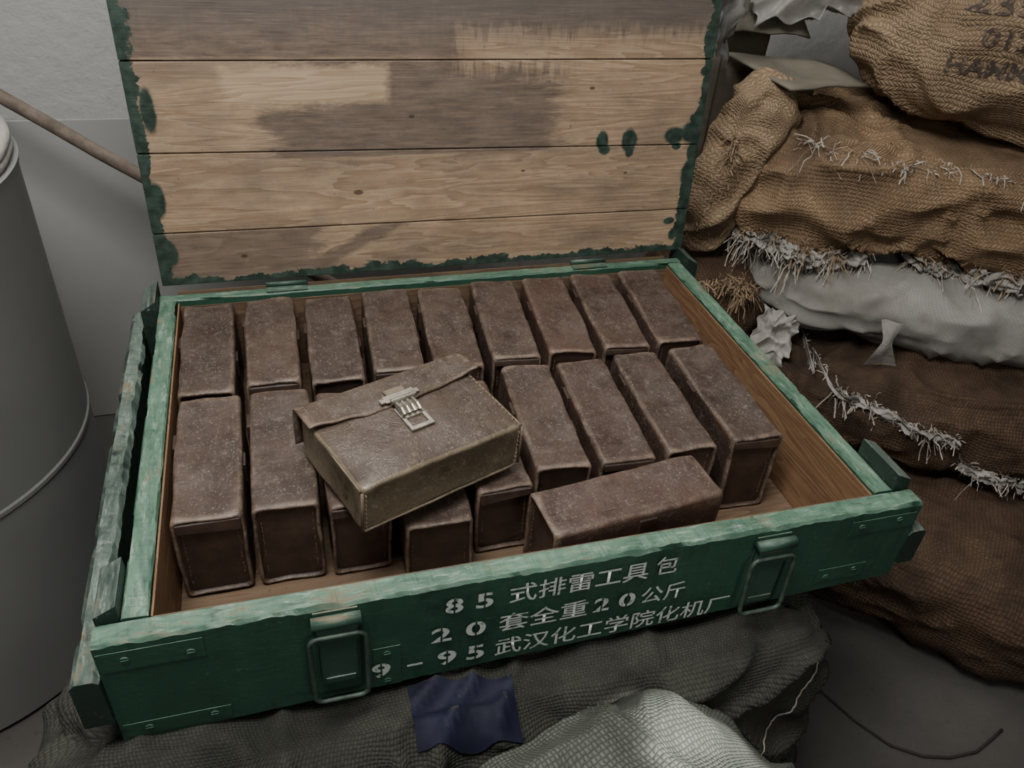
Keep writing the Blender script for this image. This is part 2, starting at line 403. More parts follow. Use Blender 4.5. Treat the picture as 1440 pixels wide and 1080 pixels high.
# ------------------------------------------------------------ room
D = .572; W = .78; ZF = -.55; YW = 1.32
box('floor', -1.6, 2.8, -1.6, YW + .1, ZF - .05, ZF, M['floor'], None, 0)
box('wall_back', -1.6, 2.8, YW, YW + .1, ZF, 2.2, M['wall'], None, 0)
box('wall_left', -1.6, -1.5, -1.6, YW, ZF, 2.2, M['wall'], None, 0)
pb = empty('grey_board', (0, 1.09, ZF))
hexa('sheet', [(-1.0, -.03, .002), (.55, -.03, .002), (.55, -.026, .002), (-1.0, -.026, .002), (-1.0, .02, .64), (.55, .02, .64), (.55, .024, .64), (-1.0, .024, .64)], M['panel'], pb, .001)
hexa('foot_batten', [(-1.0, -.024, .002), (.55, -.024, .002), (.55, .02, .002), (-1.0, .02, .002), (-1.0, -.021, .04), (.55, -.021, .04), (.55, .02, .04), (-1.0, .02, .04)], M['panel'], pb, .001)

# ------------------------------------------------------------ crate
cr = empty('wooden_crate')
T, TF, E = .024, .026, .046
def zb(x): return -.146 + (.026) * (x + E) / (W + 2 * E)
board('front_board', -E, W + E, -TF, 0, zb, 0, M['green'], cr, 0, 240, .0016, 1, .003)
board('back_board', -T, W + T, D, D + .018, -.146, 0, M['green'], cr, 0, 120, .001, 2)
board('left_board', -T, 0, .0005, D - .0005, -.140, 0, M['green_y'], cr, 1, 120, .0014, 3)
board('right_board', W, W + T, .0005, D - .0005, -.136, 0, M['green_y'], cr, 1, 120, .0014, 4)
box('bottom_board', 0, W, 0, D, -.140, -.129, M['wood_in_x'], cr, 0)
box('left_lining', 0.0008, .0028, .003, D, -.128, -.005, M['wood_in'], cr, 0)
box('right_lining', W - .0028, W - .0008, .003, D, -.128, -.005, M['wood_in'], cr, 0)
box('front_lining', .002, W - .002, .0008, .0028, -.128, -.005, M['wood_in_x'], cr, 0)
box('back_lining', .002, W - .002, D - .0028, D - .0008, -.128, -.010, M['wood_in_x'], cr, 0)
def cleat(n, x0, x1, y0, y1, z0, zlo, zhi):
    hexa(n, [(x0, y0, z0), (x1, y0, z0), (x1, y1, z0), (x0, y1, z0), (x0, y0, zlo), (x1, y0, zhi), (x1, y1, zhi), (x0, y1, zlo)], M['green_end'], cr, .002)
cleat('cleat_1', -.046, -.0245, .001, .062, -.140, .006, .018)
cleat('cleat_2', -.046, -.0245, D - .035, D + .03, -.140, .006, .02)
cleat('cleat_3', W + .0245, W + .046, .001, .070, -.118, .022, .012)
cleat('cleat_4', W + .0245, W + .046, D - .02, D + .045, -.118, .018, .006)
board('end_rail_1', -.072, -.0465, -.032, D + .045, -.105, -.040, M['green_end'], cr, 1, 90, .003, 6, .005)
board('end_rail_2', W + .0465, W + .070, -.028, D + .045, -.100, -.045, M['green_end'], cr, 1, 90, .003, 7, .005)
box('hinge_strip', .0, W, D + .0185, D + .020, -.03, .004, M['wood_in_x'], cr, 0)
def strap(n, x0, x1, z0, z1, screws):
    box(n, x0, x1, -TF - .0014, -TF - .0006, z0, z1, M['green'], cr, .0003)
    bm = bmesh.new()
    for sx, sz in screws:
        mt = Matrix.Translation((sx, -TF - .0018, sz)) @ Matrix.Rotation(math.pi / 2, 4, 'X')
        bmesh.ops.create_cone(bm, cap_ends=True, segments=16, radius1=.0042, radius2=.0042, depth=.0012, matrix=mt)
        bm_hex(bm, c8(sx - .0032, sx + .0032, -TF - .0028, -TF - .0023, sz - .0005, sz + .0005))
    obj_from_bm(bm, n + '_screws', M['green'], cr)
strap('corner_strap_1', -.044, .045, -.036, -.010, [(-.022, -.022), (.033, -.027)])
strap('corner_strap_2', -.042, .056, -.138, -.118, [(-.02, -.128), (.04, -.127)])
strap('corner_strap_3', .715, .780, -.108, -.086, [(.728, -.1), (.765, -.095)])
strap('corner_strap_4', .735, .822, -.034, -.012, [(.75, -.022), (.80, -.02)])
strap('joint_strap', .196, .224, -.138, -.075, [(.21, -.085), (.21, -.13)])
def latch(n, cx, zt, swing, ll):
    e = cr
    w = .021; y0 = -TF - .0005
    bm = bmesh.new()
    bm_hex(bm, c8(cx - w, cx + w, y0 - .002, y0, zt - .110, zt), .0006)
    bm_hex(bm, c8(cx - w * .85, cx + w * .85, y0 - .0085, y0 - .002, zt - .100, zt - .03), .002)
    bm_hex(bm, c8(cx - w * .95, cx + w * .95, y0 - .011, y0 - .002, zt - .036, zt - .016), .003)
    bm_hex(bm, c8(cx - w * .7, cx + w * .7, y0 - .0105, y0 - .0085, zt - .098, zt - .090), .0008)
    obj_from_bm(bm, n + '_plate', M['green_metal'], e)
    bm = bmesh.new(); bm_tube(bm, [(cx - w * 1.1, y0 - .0075, zt - .008), (cx + w * 1.1, y0 - .0075, zt - .008)], .0066, 16)
    bmesh.ops.recalc_face_normals(bm, faces=bm.faces)
    obj_from_bm(bm, n + '_roll', M['green_metal'], e, smooth=True)
    hw = .0265; zz0 = zt - .024; zz1 = zt - ll; pts = []; r = .009
    for (ccx, ccz, a0) in ((cx + hw - r, zz0 - r, 90), (cx + hw - r, zz1 + r, 0), (cx - hw + r, zz1 + r, -90), (cx - hw + r, zz0 - r, -180)):
        for k in range(6):
            a = math.radians(a0 - k * 18)
            zz = ccz + r * math.sin(a); pts.append((ccx + r * math.cos(a), y0 - .012 - swing * (zz0 - zz), zz))
    bm = bmesh.new(); bm_tube(bm, pts, .0025, 10, True); bmesh.ops.recalc_face_normals(bm, faces=bm.faces)
    obj_from_bm(bm, n + '_wire_loop', M['rust'], e, smooth=True)
latch('latch_1', .163, -.004, .04, .118)
latch('latch_2', .634, -.008, .06, .108)
def text_mesh(body, x0, x1, z0, z1, y, name, parent, mat, off=.008):
    cu = bpy.data.curves.new(name, 'FONT'); cu.body = body; cu.size = 1; cu.offset = off; cu.resolution_u = 4
    to = bpy.data.objects.new(name + '_tmp', cu); COL.objects.link(to)
    bpy.context.view_layer.update()
    me = bpy.data.meshes.new_from_object(to.evaluated_get(bpy.context.evaluated_depsgraph_get()))
    bpy.data.objects.remove(to); bpy.data.curves.remove(cu)
    if not me.vertices: return None
    xs = [v.co.x for v in me.vertices]; ys = [v.co.y for v in me.vertices]
    ax, bx, ay, by = min(xs), max(xs), min(ys), max(ys)
    for v in me.vertices:
        v.co = (x0 + (v.co.x - ax) / (bx - ax) * (x1 - x0), y, z0 + (v.co.y - ay) / (by - ay) * (z1 - z0))
    me.materials.append(mat); ob = bpy.data.objects.new(name, me); COL.objects.link(ob)
    if parent: ob.parent = parent
    return ob
yt = -TF - .0021
WP = M['white_paint']
def digit(ch, x0, x1, z0, z1, nm):
    text_mesh(ch, x0, x1, z0, z1, yt, nm, cr, WP, .022)
    cx = (x0 + x1) / 2
    box(nm + '_bridge', cx - .0009, cx + .0009, yt - .0004, yt - .0001, z0 - .001, z1 + .001, M['green'], cr, 0)
digit('8', .269, .287, -.040, -.018, 'stencil_digit_1'); digit('5', .300, .318, -.040, -.018, 'stencil_digit_2')
text_mesh('式排雷工具', .335, .488, -.0415, -.0135, yt, 'stencil_line_1', cr, WP)
def strokes(segs, x0, z0, w, h, th, nm):
    bm = bmesh.new()
    for a, c, d, e in segs:
        p = Vector((x0 + a * w, 0, z0 + c * h)); q = Vector((x0 + d * w, 0, z0 + e * h)); t = (q - p).normalized(); n_ = Vector((-t.z, 0, t.x)) * th / 2
        bm.faces.new([bm.verts.new(Vector((0, yt, 0)) + v) for v in (p - n_, q - n_, q + n_, p + n_)])
    obj_from_bm(bm, nm, WP, cr)
strokes([(.32, 1., .05, .62), (.26, .80, .90, .80), (.86, .80, .82, .34), (.83, .36, .68, .36), (.20, .60, .64, .60), (.61, .60, .61, .40), (.24, .40, .64, .40),
         (.23, .62, .23, .08), (.20, .07, .93, .07), (.91, .07, .91, .24)], .4955, -.0395, .026, .0275, .0026, 'stencil_bao')
digit('2', .255, .276, -.082, -.060, 'stencil_digit_3'); digit('0', .291, .312, -.082, -.060, 'stencil_digit_4')
text_mesh('套全重', .326, .424, -.0845, -.0565, yt, 'stencil_line_2', cr, WP)
digit('2', .431, .449, -.082, -.060, 'stencil_digit_5'); digit('0', .460, .479, -.082, -.060, 'stencil_digit_6')
text_mesh('公斤', .486, .538, -.084, -.057, yt, 'stencil_line_3', cr, WP)
digit('9', .194, .213, -.122, -.099, 'stencil_digit_7'); box('stencil_dash', .230, .246, yt - .0001, yt, -.1125, -.1095, WP, cr, 0)
digit('9', .262, .282, -.122, -.099, 'stencil_digit_8'); digit('5', .293, .312, -.122, -.099, 'stencil_digit_9')
text_mesh('武汉化工学院化机厂', .324, .601, -.124, -.096, yt, 'stencil_line_4', cr, WP)

# ------------------------------------------------------------ lid
ld = empty('crate_lid', (0, D + .0215, .012), (-.0635, 0, 0)); ld.parent = cr
XL, XR = -.0185, .8115
bl = [0, .081, .194, .311, .43, .56]; brr = [0, .074, .181, .310, .43, .56]
for i in range(5):
    g = .0010
    hexa('lid_board_%d' % (i + 1), [(XL, 0, bl[i] + g), (XR, 0, brr[i] + g), (XR, .014, brr[i] + g), (XL, .014, bl[i] + g),
                              (XL, 0, bl[i + 1] - g), (XR, 0, brr[i + 1] - g), (XR, .014, brr[i + 1] - g), (XL, .014, bl[i + 1] - g)], M['lid'], ld, .0012)
box('lid_batten_1', XL, XL + .05, .0142, .03, 0, .56, M['green_lid'], ld)
box('lid_batten_2', XR - .05, XR, .0142, .03, 0, .56, M['green_lid'], ld)
box('lid_batten_3', .36, .42, .0142, .03, 0, .56, M['green_lid'], ld)
for i, hx in enumerate((.155, .64)):
    box('hinge_leaf_%d' % (i + 1), hx - .03, hx + .03, D + .001, D + .019, .0013, .0026, M['green_metal'], cr, .0004)
    tube('hinge_pin_%d' % (i + 1), [(hx - .03, D + .017, .006), (hx + .03, D + .017, .006)], .0035, M['green_metal'], cr, 12)

# ------------------------------------------------------------ leather pouches
def pouch_mesh(w, l, h, seed, lip=True, stitch=True, rad=.0065):
    bm = bmesh.new(); prof = []
    hw, hh = w / 2, h / 2
    cs = [(hw - rad, hh - rad, 0), (-hw + rad, hh - rad, 90), (-hw + rad, -hh + rad, 180), (hw - rad, -hh + rad, 270)]
    for i, (cx, cz, a0) in enumerate(cs):
        for k in range(6):
            a = math.radians(a0 + k * 18); prof.append((cx + rad * math.cos(a), cz + rad * math.sin(a)))
        nx = cs[(i + 1) % 4]; a = math.radians(a0 + 90)
        p0 = Vector((cx + rad * math.cos(a), cz + rad * math.sin(a))); p1 = Vector((nx[0] + rad * math.cos(a), nx[1] + rad * math.sin(a)))
        for k in range(1, 8): q = p0.lerp(p1, k / 8); prof.append((q.x, q.y))
    n = len(prof)
    def ring(y, inset, jit=1.):
        r = []
        for (px, pz) in prof:
            sx = (hw - inset) / hw; sz = (hh - inset) / hh
            bul = (1 - (2 * y / l) ** 2) * .0008
            v = Vector((px * sx + math.copysign(bul, px), y, pz * sz))
            if pz > hh - .002: v.z += (-.0028 * (1 - (px / hw) ** 2) * (1 - (2 * y / l) ** 4) + .0018 * noise.noise(Vector((px * 30, y * 18, seed))))
            nn = noise.noise(v * 18 + Vector((seed * 2.3, seed, 0))) * .0032 + noise.noise(v * 60 + Vector((seed, 0, seed))) * .0007
            dv = Vector((px, 0, pz)).normalized(); v += dv * nn * jit
            v.y += .0024 * noise.noise(Vector((px * 26, pz * 26, seed + y)))
            r.append(bm.verts.new(v))
        return r
    rows = []; N = 28
    rows.append(ring(-l / 2 + .0045, .0042)); rows.append(ring(-l / 2 + .0005, .0038)); rows.append(ring(-l / 2 - .0005, .0016)); rows.append(ring(-l / 2 + .0016, 0))
    for i in range(1, N): rows.append(ring(-l / 2 + .0016 + (l - .0032) * i / N, 0))
    rows.append(ring(l / 2 - .0016, 0)); rows.append(ring(l / 2 + .0005, .0016)); rows.append(ring(l / 2 - .0005, .0038)); rows.append(ring(l / 2 - .0045, .0042))
    for a, c in zip(rows[:-1], rows[1:]):
        for k in range(n): bm.faces.new([a[k], a[(k + 1) % n], c[(k + 1) % n], c[k]])
    f1 = bm.faces.new(rows[0]); f2 = bm.faces.new(rows[-1])
    for f in bm.faces: f.smooth = True
    for f in (f1, f2): f.material_index = 1; f.smooth = False
    def hexm(pts, mi, bev=0):
        old = set(bm.faces); bm_hex(bm, pts, bev)
        for f in bm.faces:
            if f not in old: f.material_index = mi
    if lip:
        y0 = -l / 2 - .0008; lw = hw * .90; d = .013 + .006 * ((seed * 37) % 1); s = .003 * math.sin(seed * 5)
        hexm([(-lw, y0 - .0012, hh - d - s), (lw, y0 - .0012, hh - d + s), (lw, y0 + .003, hh - d + s), (-lw, y0 + .003, hh - d - s),
              (-lw, y0 + .0002, hh - .006), (lw, y0 + .0002, hh - .006), (lw, y0 + .004, hh - .004), (-lw, y0 + .004, hh - .004)], 1, .0006)
    ty = .04 + .02 * math.sin(seed * 3)
    hexm(c8(-hw - .0042, -hw + .001, ty - .013, ty + .013, hh - .040, hh - .006), 1, .0012)
    hexm(c8(hw - .001, hw + .0036, ty - .053, ty - .030, hh - .036, hh - .009), 1, .0012)
    if stitch:
        rn = random.Random(int(seed * 100))
        for sgn in (-1, 1):
            y = sgn * (l / 2 - .0044)
            def st(x0, x1, z0, z1):
                hexm(c8(x0, x1, min(y - .0004, y + .0004), max(y - .0004, y + .0004), z0, z1), 2)
            for k in range(int((h - .026) / .0062)):
                z = hh - .018 - k * .0062
                if z < -hh + .01: break
                for sx in (-1, 1):
                    if rn.random() < .25: continue
                    x = sx * (hw - .0085) + rn.gauss(0, .0002); st(x - .0004, x + .0004, z - .0018, z + .0018)
    bmesh.ops.recalc_face_normals(bm, faces=bm.faces)
    return bm
cnt = [0]
def pouch(cx, cy, zt, w, l, rotd, h=None, mat='leather', tiltx=0, tilty=0):
    zbm = -.1275; h = h or (zt - zbm); cnt[0] += 1
    bm = pouch_mesh(w, l, h, cnt[0] * 1.37, lip=cnt[0] % 2 == 0)
    ob = obj_from_bm(bm, 'leather_pouch', [M[mat], M['leather_dark'], M['stitch']], None, (cx, cy, zt - h / 2))
    ob.rotation_euler = (math.radians(tiltx), math.radians(tilty), math.radians(rotd))
    return ob
brot = [0, -.5, -1.5, -3, -4.0, -5, -5.5, -5.5, -5.5]
for i in range(9):
    cx = .0425 + i * .0833
    pouch(cx, .4545 + (.002 if i % 2 else -.001), [-.006, -.004, -.008, -.004, -.006, -.003, -.002, -.004, -.002][i], .069, .217, brot[i], mat='leather_red' if i in (6, 7, 8) else 'leather')
fr = [(.046, .2315, -.010, .073, .214, 0, 'leather'), (.128, .232, -.010, .072, .214, -1, 'leather'), (.2065, .230, -.020, .068, .214, -1, 'leather_red'),
      (.2895, .200, -.040, .078, .208, 0, 'leather'), (.371, .228, -.026, .068, .214, 1.0, 'leather_red'), (.4505, .231, -.010, .067, .212, -3.5, 'leather'),
      (.5325, .230, -.012, .070, .212, -3, 'leather_red'), (.6165, .232, -.010, .066, .212, -3, 'leather'), (.7060, .232, -.008, .068, .212, -2, 'leather')]
for (cx, cy, zt, w, l, r, mt) in fr: pouch(cx, cy, zt, w, l, r, mat=mt)
hzp = pouch(.499, .0670, -.006, .072, .213, -90 + 6.5, mat='leather_red')

# hero pouch lying flat on top, with flap and buckle
hp = empty('leather_tool_pouch', (.272, .177, .0205), (math.radians(3.5), math.radians(0), math.radians(21)))
def hero():
    w, l, h = .208, .145, .064
    bm = bmesh.new(); bmesh.ops.create_cube(bm, size=2); bmesh.ops.subdivide_edges(bm, edges=bm.edges, cuts=34, use_grid_fill=True)
    for v in bm.verts:
        c = v.co.copy(); s = (abs(c.x) ** 18 + abs(c.y) ** 18 + abs(c.z) ** 18) ** (-1 / 18); c *= s
        p = Vector((c.x * w / 2, c.y * l / 2, c.z * h / 2))
        p.z += .0022 * noise.noise(p * 18) + (.003 * (1 - c.x * c.x) * (1 - c.y * c.y) if c.z > 0 else 0)
        p.y += .0022 * noise.noise(p * 25 + Vector((3, 1, 1))); p.x += .002 * noise.noise(p * 25 + Vector((8, 1, 1)))
        if abs(c.y) > .9 : p.y -= math.copysign(.004 * (1 - c.x ** 2) * (1 - c.z ** 2), c.y)
        if abs(c.x) > .9 : p.x -= math.copysign(.004 * (1 - c.y ** 2) * (1 - c.z ** 2), c.x)
        v.co = p
    for f in bm.faces:
        f.smooth = True
        c = f.calc_center_median()
        if abs(c.y) > l / 2 * .93 or abs(c.x) > w / 2 * .96: f.material_index = 1
    obj_from_bm(bm, 'body', [M['leather_hero'], M['leather_side']], hp)
    bm = bmesh.new()
    for z in (-h / 2 + .003,):
        bm_tube(bm, [(-w / 2 + .004 + (w - .008) * k / 12, -l / 2 - .0002, z + .0012 * noise.noise(Vector((k, z * 90, 0)))) for k in range(13)], .0015, 6)
    for x in (-w / 2 + .002, w / 2 - .002):
        bm_tube(bm, [(x, -l / 2 + .0006, z) for z in (-h / 2 + .004, 0, h / 2 - .005)], .0017, 6)
        bm_tube(bm, [(x * 1.0, -l / 2 + .004 + (l - .008) * k / 8, h / 2 - .0045) for k in range(9)], .0015, 6)
    bmesh.ops.recalc_face_normals(bm, faces=bm.faces)
    obj_from_bm(bm, 'seam_welt', M['leather_side'], hp, smooth=True)
    bm = bmesh.new()
    for k in range(8):
        z = -h / 2 + .007 + k * .0065
        for xx in (-w / 2 + .0065, w / 2 - .0065):
            bm_hex(bm, c8(xx - .0004, xx + .0004, -l / 2 - .0006, -l / 2 + .004, z - .0017, z + .0017))
    for k in range(15):
        y = -l / 2 + .008 + k * .0066
        for sx in (1,):
            x = sx * (w / 2 - .006)
            bm_hex(bm, c8(x - .0004, x + .0004, y - .0016, y + .0016, h / 2 - .004, h / 2 + .0006))
    obj_from_bm(bm, 'stitching', M['stitch_lt'], hp)
    bm = bmesh.new(); rows = []; nx, ny = 40, 22
    for j in range(ny + 1):
        t = j / ny; row = []
        for i in range(nx + 1):
            s = i / nx * 2 - 1; x = s * (w / 2 + .004 + .002 * t)
            fy = .050 + .004 * math.cos(s * 3.0) + .0035 * noise.noise(Vector((s * 4, 5, 0)))
            if t < .3:
                u = t / .3; y = l / 2 + .0032; z = -h / 2 + .012 + u * (h - .012)
            else:
                u = (t - .3) / .7; y = l / 2 + .0032 - u * fy; z = h / 2 + .0030 + .0014 * math.sin(s * 7 + u) * u + .0025 * noise.noise(Vector((s * 3, u * 2, 2))) * u
                z += .003 * u * max(0, abs(s) - .72) / .28 + .0015
            row.append((x, y, z))
        rows.append(row)
    for it in range(2):
        for j in range(1, ny):
            for i in range(nx + 1):
                a, c, d = rows[j - 1][i], rows[j][i], rows[j + 1][i]
                rows[j][i] = tuple((a[k] + 2 * c[k] + d[k]) / 4 for k in range(3))
    vs = [[bm.verts.new(p) for p in r] for r in rows]
    for j in range(ny):
        for i in range(nx): bm.faces.new([vs[j][i], vs[j][i + 1], vs[j + 1][i + 1], vs[j + 1][i]])
    bmesh.ops.recalc_face_normals(bm, faces=bm.faces)
    fl = obj_from_bm(bm, 'flap', M['leather_hero'], hp, smooth=True)
    so = fl.modifiers.new('thick', 'SOLIDIFY'); so.thickness = .0022; so.offset = 0
    yb = l / 2 - .048; zt = h / 2; K = 1.18
    def cc(x0, x1, y0, y1, z0, z1): return c8(x0 * K, x1 * K, yb + y0 * K, yb + y1 * K, zt + z0, zt + z1)
    bm = bmesh.new(); bm_hex(bm, cc(-.0105, .0105, -.012, .018, .0068, .0088), .0006)
    obj_from_bm(bm, 'strap_tab', M['leather_side'], hp)
    bm = bmesh.new()
    bm_hex(bm, cc(-.0165, .0165, -.001, .009, .0086, .0108), .0007)
    bm_hex(bm, cc(-.021, -.0150, .001, .007, .0079, .0104), .0007)
    bm_hex(bm, cc(.0150, .021, .001, .007, .0079, .0104), .0007)
    bm_tube(bm, [(-.0125 * K, yb - .003, zt + .0116), (.0125 * K, yb - .003, zt + .0116)], .0034, 14)
    for k in range(4):
        x = (-.0085 + k * .0057) * K
        bm_tube(bm, [(x, yb - .007, zt + .0104), (x, yb - .018, zt + .0116), (x, yb - .0250, zt + .0081)], .0024, 8)
    bm_hex(bm, [(-.012, yb - .023, zt + .0061), (.012, yb - .023, zt + .0061), (.012, yb - .004, zt + .0081), (-.012, yb - .004, zt + .0081), (-.012, yb - .023, zt + .0081), (.012, yb - .023, zt + .0081), (.012, yb - .004, zt + .0101), (-.012, yb - .004, zt + .0101)], .0005)
    for (a, c, d, e) in ((-.0125, -.0085, -.038, -.006), (.0085, .0125, -.038, -.006), (-.0125, .0125, -.0415, -.0365), (-.0125, .0125, -.024, -.0195)):
        bm_hex(bm, cc(a, c, d, e, .0026, .0055), .0007)
    bmesh.ops.recalc_face_normals(bm, faces=bm.faces)
    obj_from_bm(bm, 'buckle', M['metal'], hp)
hero()

# ------------------------------------------------------------ support under the crate, wrapped in canvas
sp = empty('canvas_covered_stack', (.33, .25, -.35))
def tarpfn(p, n):
    d = 0
    if p.z > .12 and abs(p.x) < .40 and p.y > -.25: return -.006
    d += .016 * abs(math.sin(p.x * 15 + 3 * noise.noise(p * 5))) * (1 if n.y < -.4 else .3)
    if p.x < -.28 and p.y < -.08:
        k = min(1, (-.28 - p.x) / .08) * min(1, (-.08 - p.y) / .08)
        d += k * .034 * abs(math.sin(p.z * 26 + p.y * 16 + p.x * 20 + 2.5 * noise.noise(p * 7)))
    return d
tarp, tb = soft_box('t', (.325, .235, -.354), (.430, .315, .1965), 0, M['tarp'], e=9, cuts=84, amp=.012, freq=7, wr=.018, seed=3, fn=tarpfn, parent=sp, part='canvas_cover')
bm = bmesh.new(); rows = []
for i in range(17):
    x = .230 + .112 * i / 16; row = []
    for j in range(15):
        y = -.022 - .062 * j / 14
        h = tb.ray_cast(Vector((x, y - .01 * i / 16, 1)), Vector((0, 0, -1)))[0]
        z = h.z if h and h.z > -.24 else (row[-1].co.z - .014 if row else -.16)
        row.append(bm.verts.new((x, y - .01 * i / 16 - .003, z + .003)))
    rows.append(row)
for i in range(16):
    for j in range(14): bm.faces.new([rows[i][j], rows[i + 1][j], rows[i + 1][j + 1], rows[i][j + 1]])
bmesh.ops.recalc_face_normals(bm, faces=bm.faces)
child_world(bm, 'blue_band', M['blue'], sp, True)
bm = bmesh.new(); pts = []
for k in range(8, 60):
    t = k / 59; x = .758 - .125 * t; z = -.170 - .19 * t
    h = tb.ray_cast(Vector((x, -1, z)), Vector((0, 1, 0)))[0]
    if h is not None and h.y < .1: pts.append(h + Vector((0.001 * math.sin(k * 2.1), -.002, .001)))
if len(pts) > 4: bm_tube(bm, pts, .0011, 6)
child_world(bm, 'seam_thread', M['fray'], sp)

def fsfn(p, n):
    return (.010 * math.sin(p.x * 16 + p.y * 9) + .005 * abs(math.sin(p.y * 40 + p.x * 14))) * max(0, n.z)
fs, fb = soft_box('woven_sack', (.375, -.262, -.322), (.235, .168, .224), .30, M['front_sack'], e=3.2, cuts=60, amp=.018, freq=6, wr=.012, seed=9, fn=fsfn)

# ------------------------------------------------------------ sack stack on the right
YAW = -.49
u = Vector((math.cos(YAW), math.sin(YAW), 0)); nf = Vector((math.sin(YAW), -math.cos(YAW), 0))
def path_on(bvh, cen, z0, z1, t0, t1, n=26, uu=u, nn=nf):
    pts = []
    for k in range(n):
        t = t0 + (t1 - t0) * k / (n - 1); c = Vector((cen[0], cen[1], 0)) + uu * t; c.z = z0 + (z1 - z0) * k / (n - 1)
        h = bvh.ray_cast(c + nn * 1.0, -nn)[0]
        if h is not None: pts.append(h + nn * .004)
    return pts
def sack(name, cen, half, yaw, mat, **k):
    e = empty(name, cen)
    ob, bv = soft_box(name, cen, half, yaw, mat, parent=e, part='sack_body', **k); return e, bv
s5, b5 = sack('burlap_sack', (1.425, .245, -.452), (.46, .31, .096), -.80, M['burlap_dark'], e=5, amp=.03, freq=5, wr=.014, seed=5, cuts=56)
s4, b4 = sack('burlap_sack', (1.51, .50, -.268), (.48, .28, .087), YAW, M['burlap_dark'], e=4, amp=.03, freq=5, wr=.016, seed=4, cuts=56)
s3, b3 = sack('woven_plastic_sack', (1.50, .60, -.110), (.47, .25, .072), YAW, M['white_sack'], e=3.5, amp=.018, freq=5, wr=.012, seed=8, cuts=56)
s2, b2 = sack('burlap_sack', (1.50, .685, .070), (.50, .27, .112), YAW, M['burlap_orange'], e=4.2, amp=.040, freq=4, wr=.024, seed=12, cuts=64)
s1, b1 = sack('burlap_sack', (1.645, .655, .350), (.44, .27, .155), YAW, M['burlap'], e=3.6, amp=.03, freq=4, wr=.018, seed=21, cuts=56)
p2 = path_on(b2, (1.50, .685), -.018, -.028, -.47, .45, 50)
if len(p2) > 3:
    p2 = [p + Vector((0, 0, .008 * math.sin(i * .5))) for i, p in enumerate(p2)]
    ribbon('frayed_hem', p2, .034, nf, M['paper'], s2, .022, 3, up=Vector((0, 0, 1)) - nf * .3, n=170)
    fringe('frayed_threads', p2, 1700, .048, nf + Vector((0, 0, -.3)), M['fray'], s2, seed=2)
    fringe('straw_ends', [p + Vector((0, 0, .014)) for p in p2], 800, .045, nf + Vector((0, 0, .4)), M['fray_tan'], s2, seed=12)
pt_ = path_on(b2, (1.50, .685), .165, .15, -.40, .10, 20)
if len(pt_) > 3: fringe('loose_tufts', pt_, 160, .045, nf + Vector((0, 0, .5)), M['fray'], s2, seed=14)
p4 = path_on(b4, (1.51, .50), -.20, -.25, -.40, -.12)
if len(p4) > 3: ribbon('torn_lining', p4, .018, nf, M['paper'], s4, .012, 5, n=60); fringe('frayed_threads', p4, 300, .03, nf, M['fray'], s4, seed=4)
p5 = path_on(b4, (1.51, .50), -.30, -.335, -.10, .12)
if len(p5) > 3: ribbon('torn_lining_low', p5, .035, nf, M['paper'], s4, .014, 6, n=50); fringe('frayed_threads_low', p5, 200, .03, nf, M['fray'], s4, seed=5)
p6 = path_on(b4, (1.51, .50), -.23, -.20, .10, .28)
if len(p6) > 3: fringe('frayed_threads_mid', p6, 300, .05, nf, M['fray'], s4, seed=6)
def wrap_text(body, org, du, dv, w, h, bvh, parent, name):
    cu = bpy.data.curves.new(name, 'FONT'); cu.body = body; cu.offset = .02; cu.resolution_u = 3
    to = bpy.data.objects.new(name + '_tmp', cu); COL.objects.link(to); bpy.context.view_layer.update()
    me = bpy.data.meshes.new_from_object(to.evaluated_get(bpy.context.evaluated_depsgraph_get()))
    bpy.data.objects.remove(to); bpy.data.curves.remove(cu)
    bm = bmesh.new(); bm.from_mesh(me)
    bmesh.ops.triangulate(bm, faces=bm.faces)
    for _ in range(2): bmesh.ops.subdivide_edges(bm, edges=[e for e in bm.edges if e.calc_length() > .12], cuts=1)
    bmesh.ops.triangulate(bm, faces=bm.faces)
    xs = [v.co.x for v in bm.verts]; ys = [v.co.y for v in bm.verts]; ax, bx, ay, by = min(xs), max(xs), min(ys), max(ys)
    for v in bm.verts:
        q = Vector(org) + Vector(du) * ((v.co.x - ax) / (bx - ax) * w) + Vector(dv) * ((v.co.y - ay) / (by - ay) * h)
        hit = bvh.ray_cast(q + nf * .6, -nf)[0]
        v.co = (hit if hit is not None else q) + nf * .0030
    child_world(bm, name, mat_print, parent)
b = B('faded_print'); o = b.coord(); n = b.noise(o, 150, 3, .7)
mat_print = b.done(b.mix(b.mr(n, .50, .64), (.060, .045, .038), (.24, .17, .11)), .9)
c1 = Vector((1.645, .655, 0))
for (txt, t, z, w, h) in (('2352/5', -.345, .400, .20, .028), ('0120', -.31, .354, .10, .028), ('HAMM', -.345, .308, .12, .028)):
    o_ = c1 + u * t; o_.z = z
    wrap_text(txt, o_, u, Vector((0, 0, 1)), w, h, b1, s1, 'printed_mark_' + txt.replace('/', '_'))
tg = path_on(b3, (1.5, .6), -.090, -.16, -.21, -.19, 8)
if len(tg) > 3:
    bm = bmesh.new(); rows = []
    for k in range(13):
        t = k / 12; p = tg[0] + nf * (.014 + .01 * math.sin(t * 5)) + Vector((.02 * t * t, 0, -.125 * t)) ; ww = .007 + .030 * abs(t - .3) * 1.5
        rows.append([bm.verts.new(p + u * ww * s + nf * .004 * math.sin(s * 3 + t * 6)) for s in (-1, -.5, 0, .5, 1)])
    for a, c in zip(rows[:-1], rows[1:]):
        for j in range(4): bm.faces.new([a[j], a[j + 1], c[j + 1], c[j]])
    child_world(bm, 'tie_tag', M['paper'], s3, True)
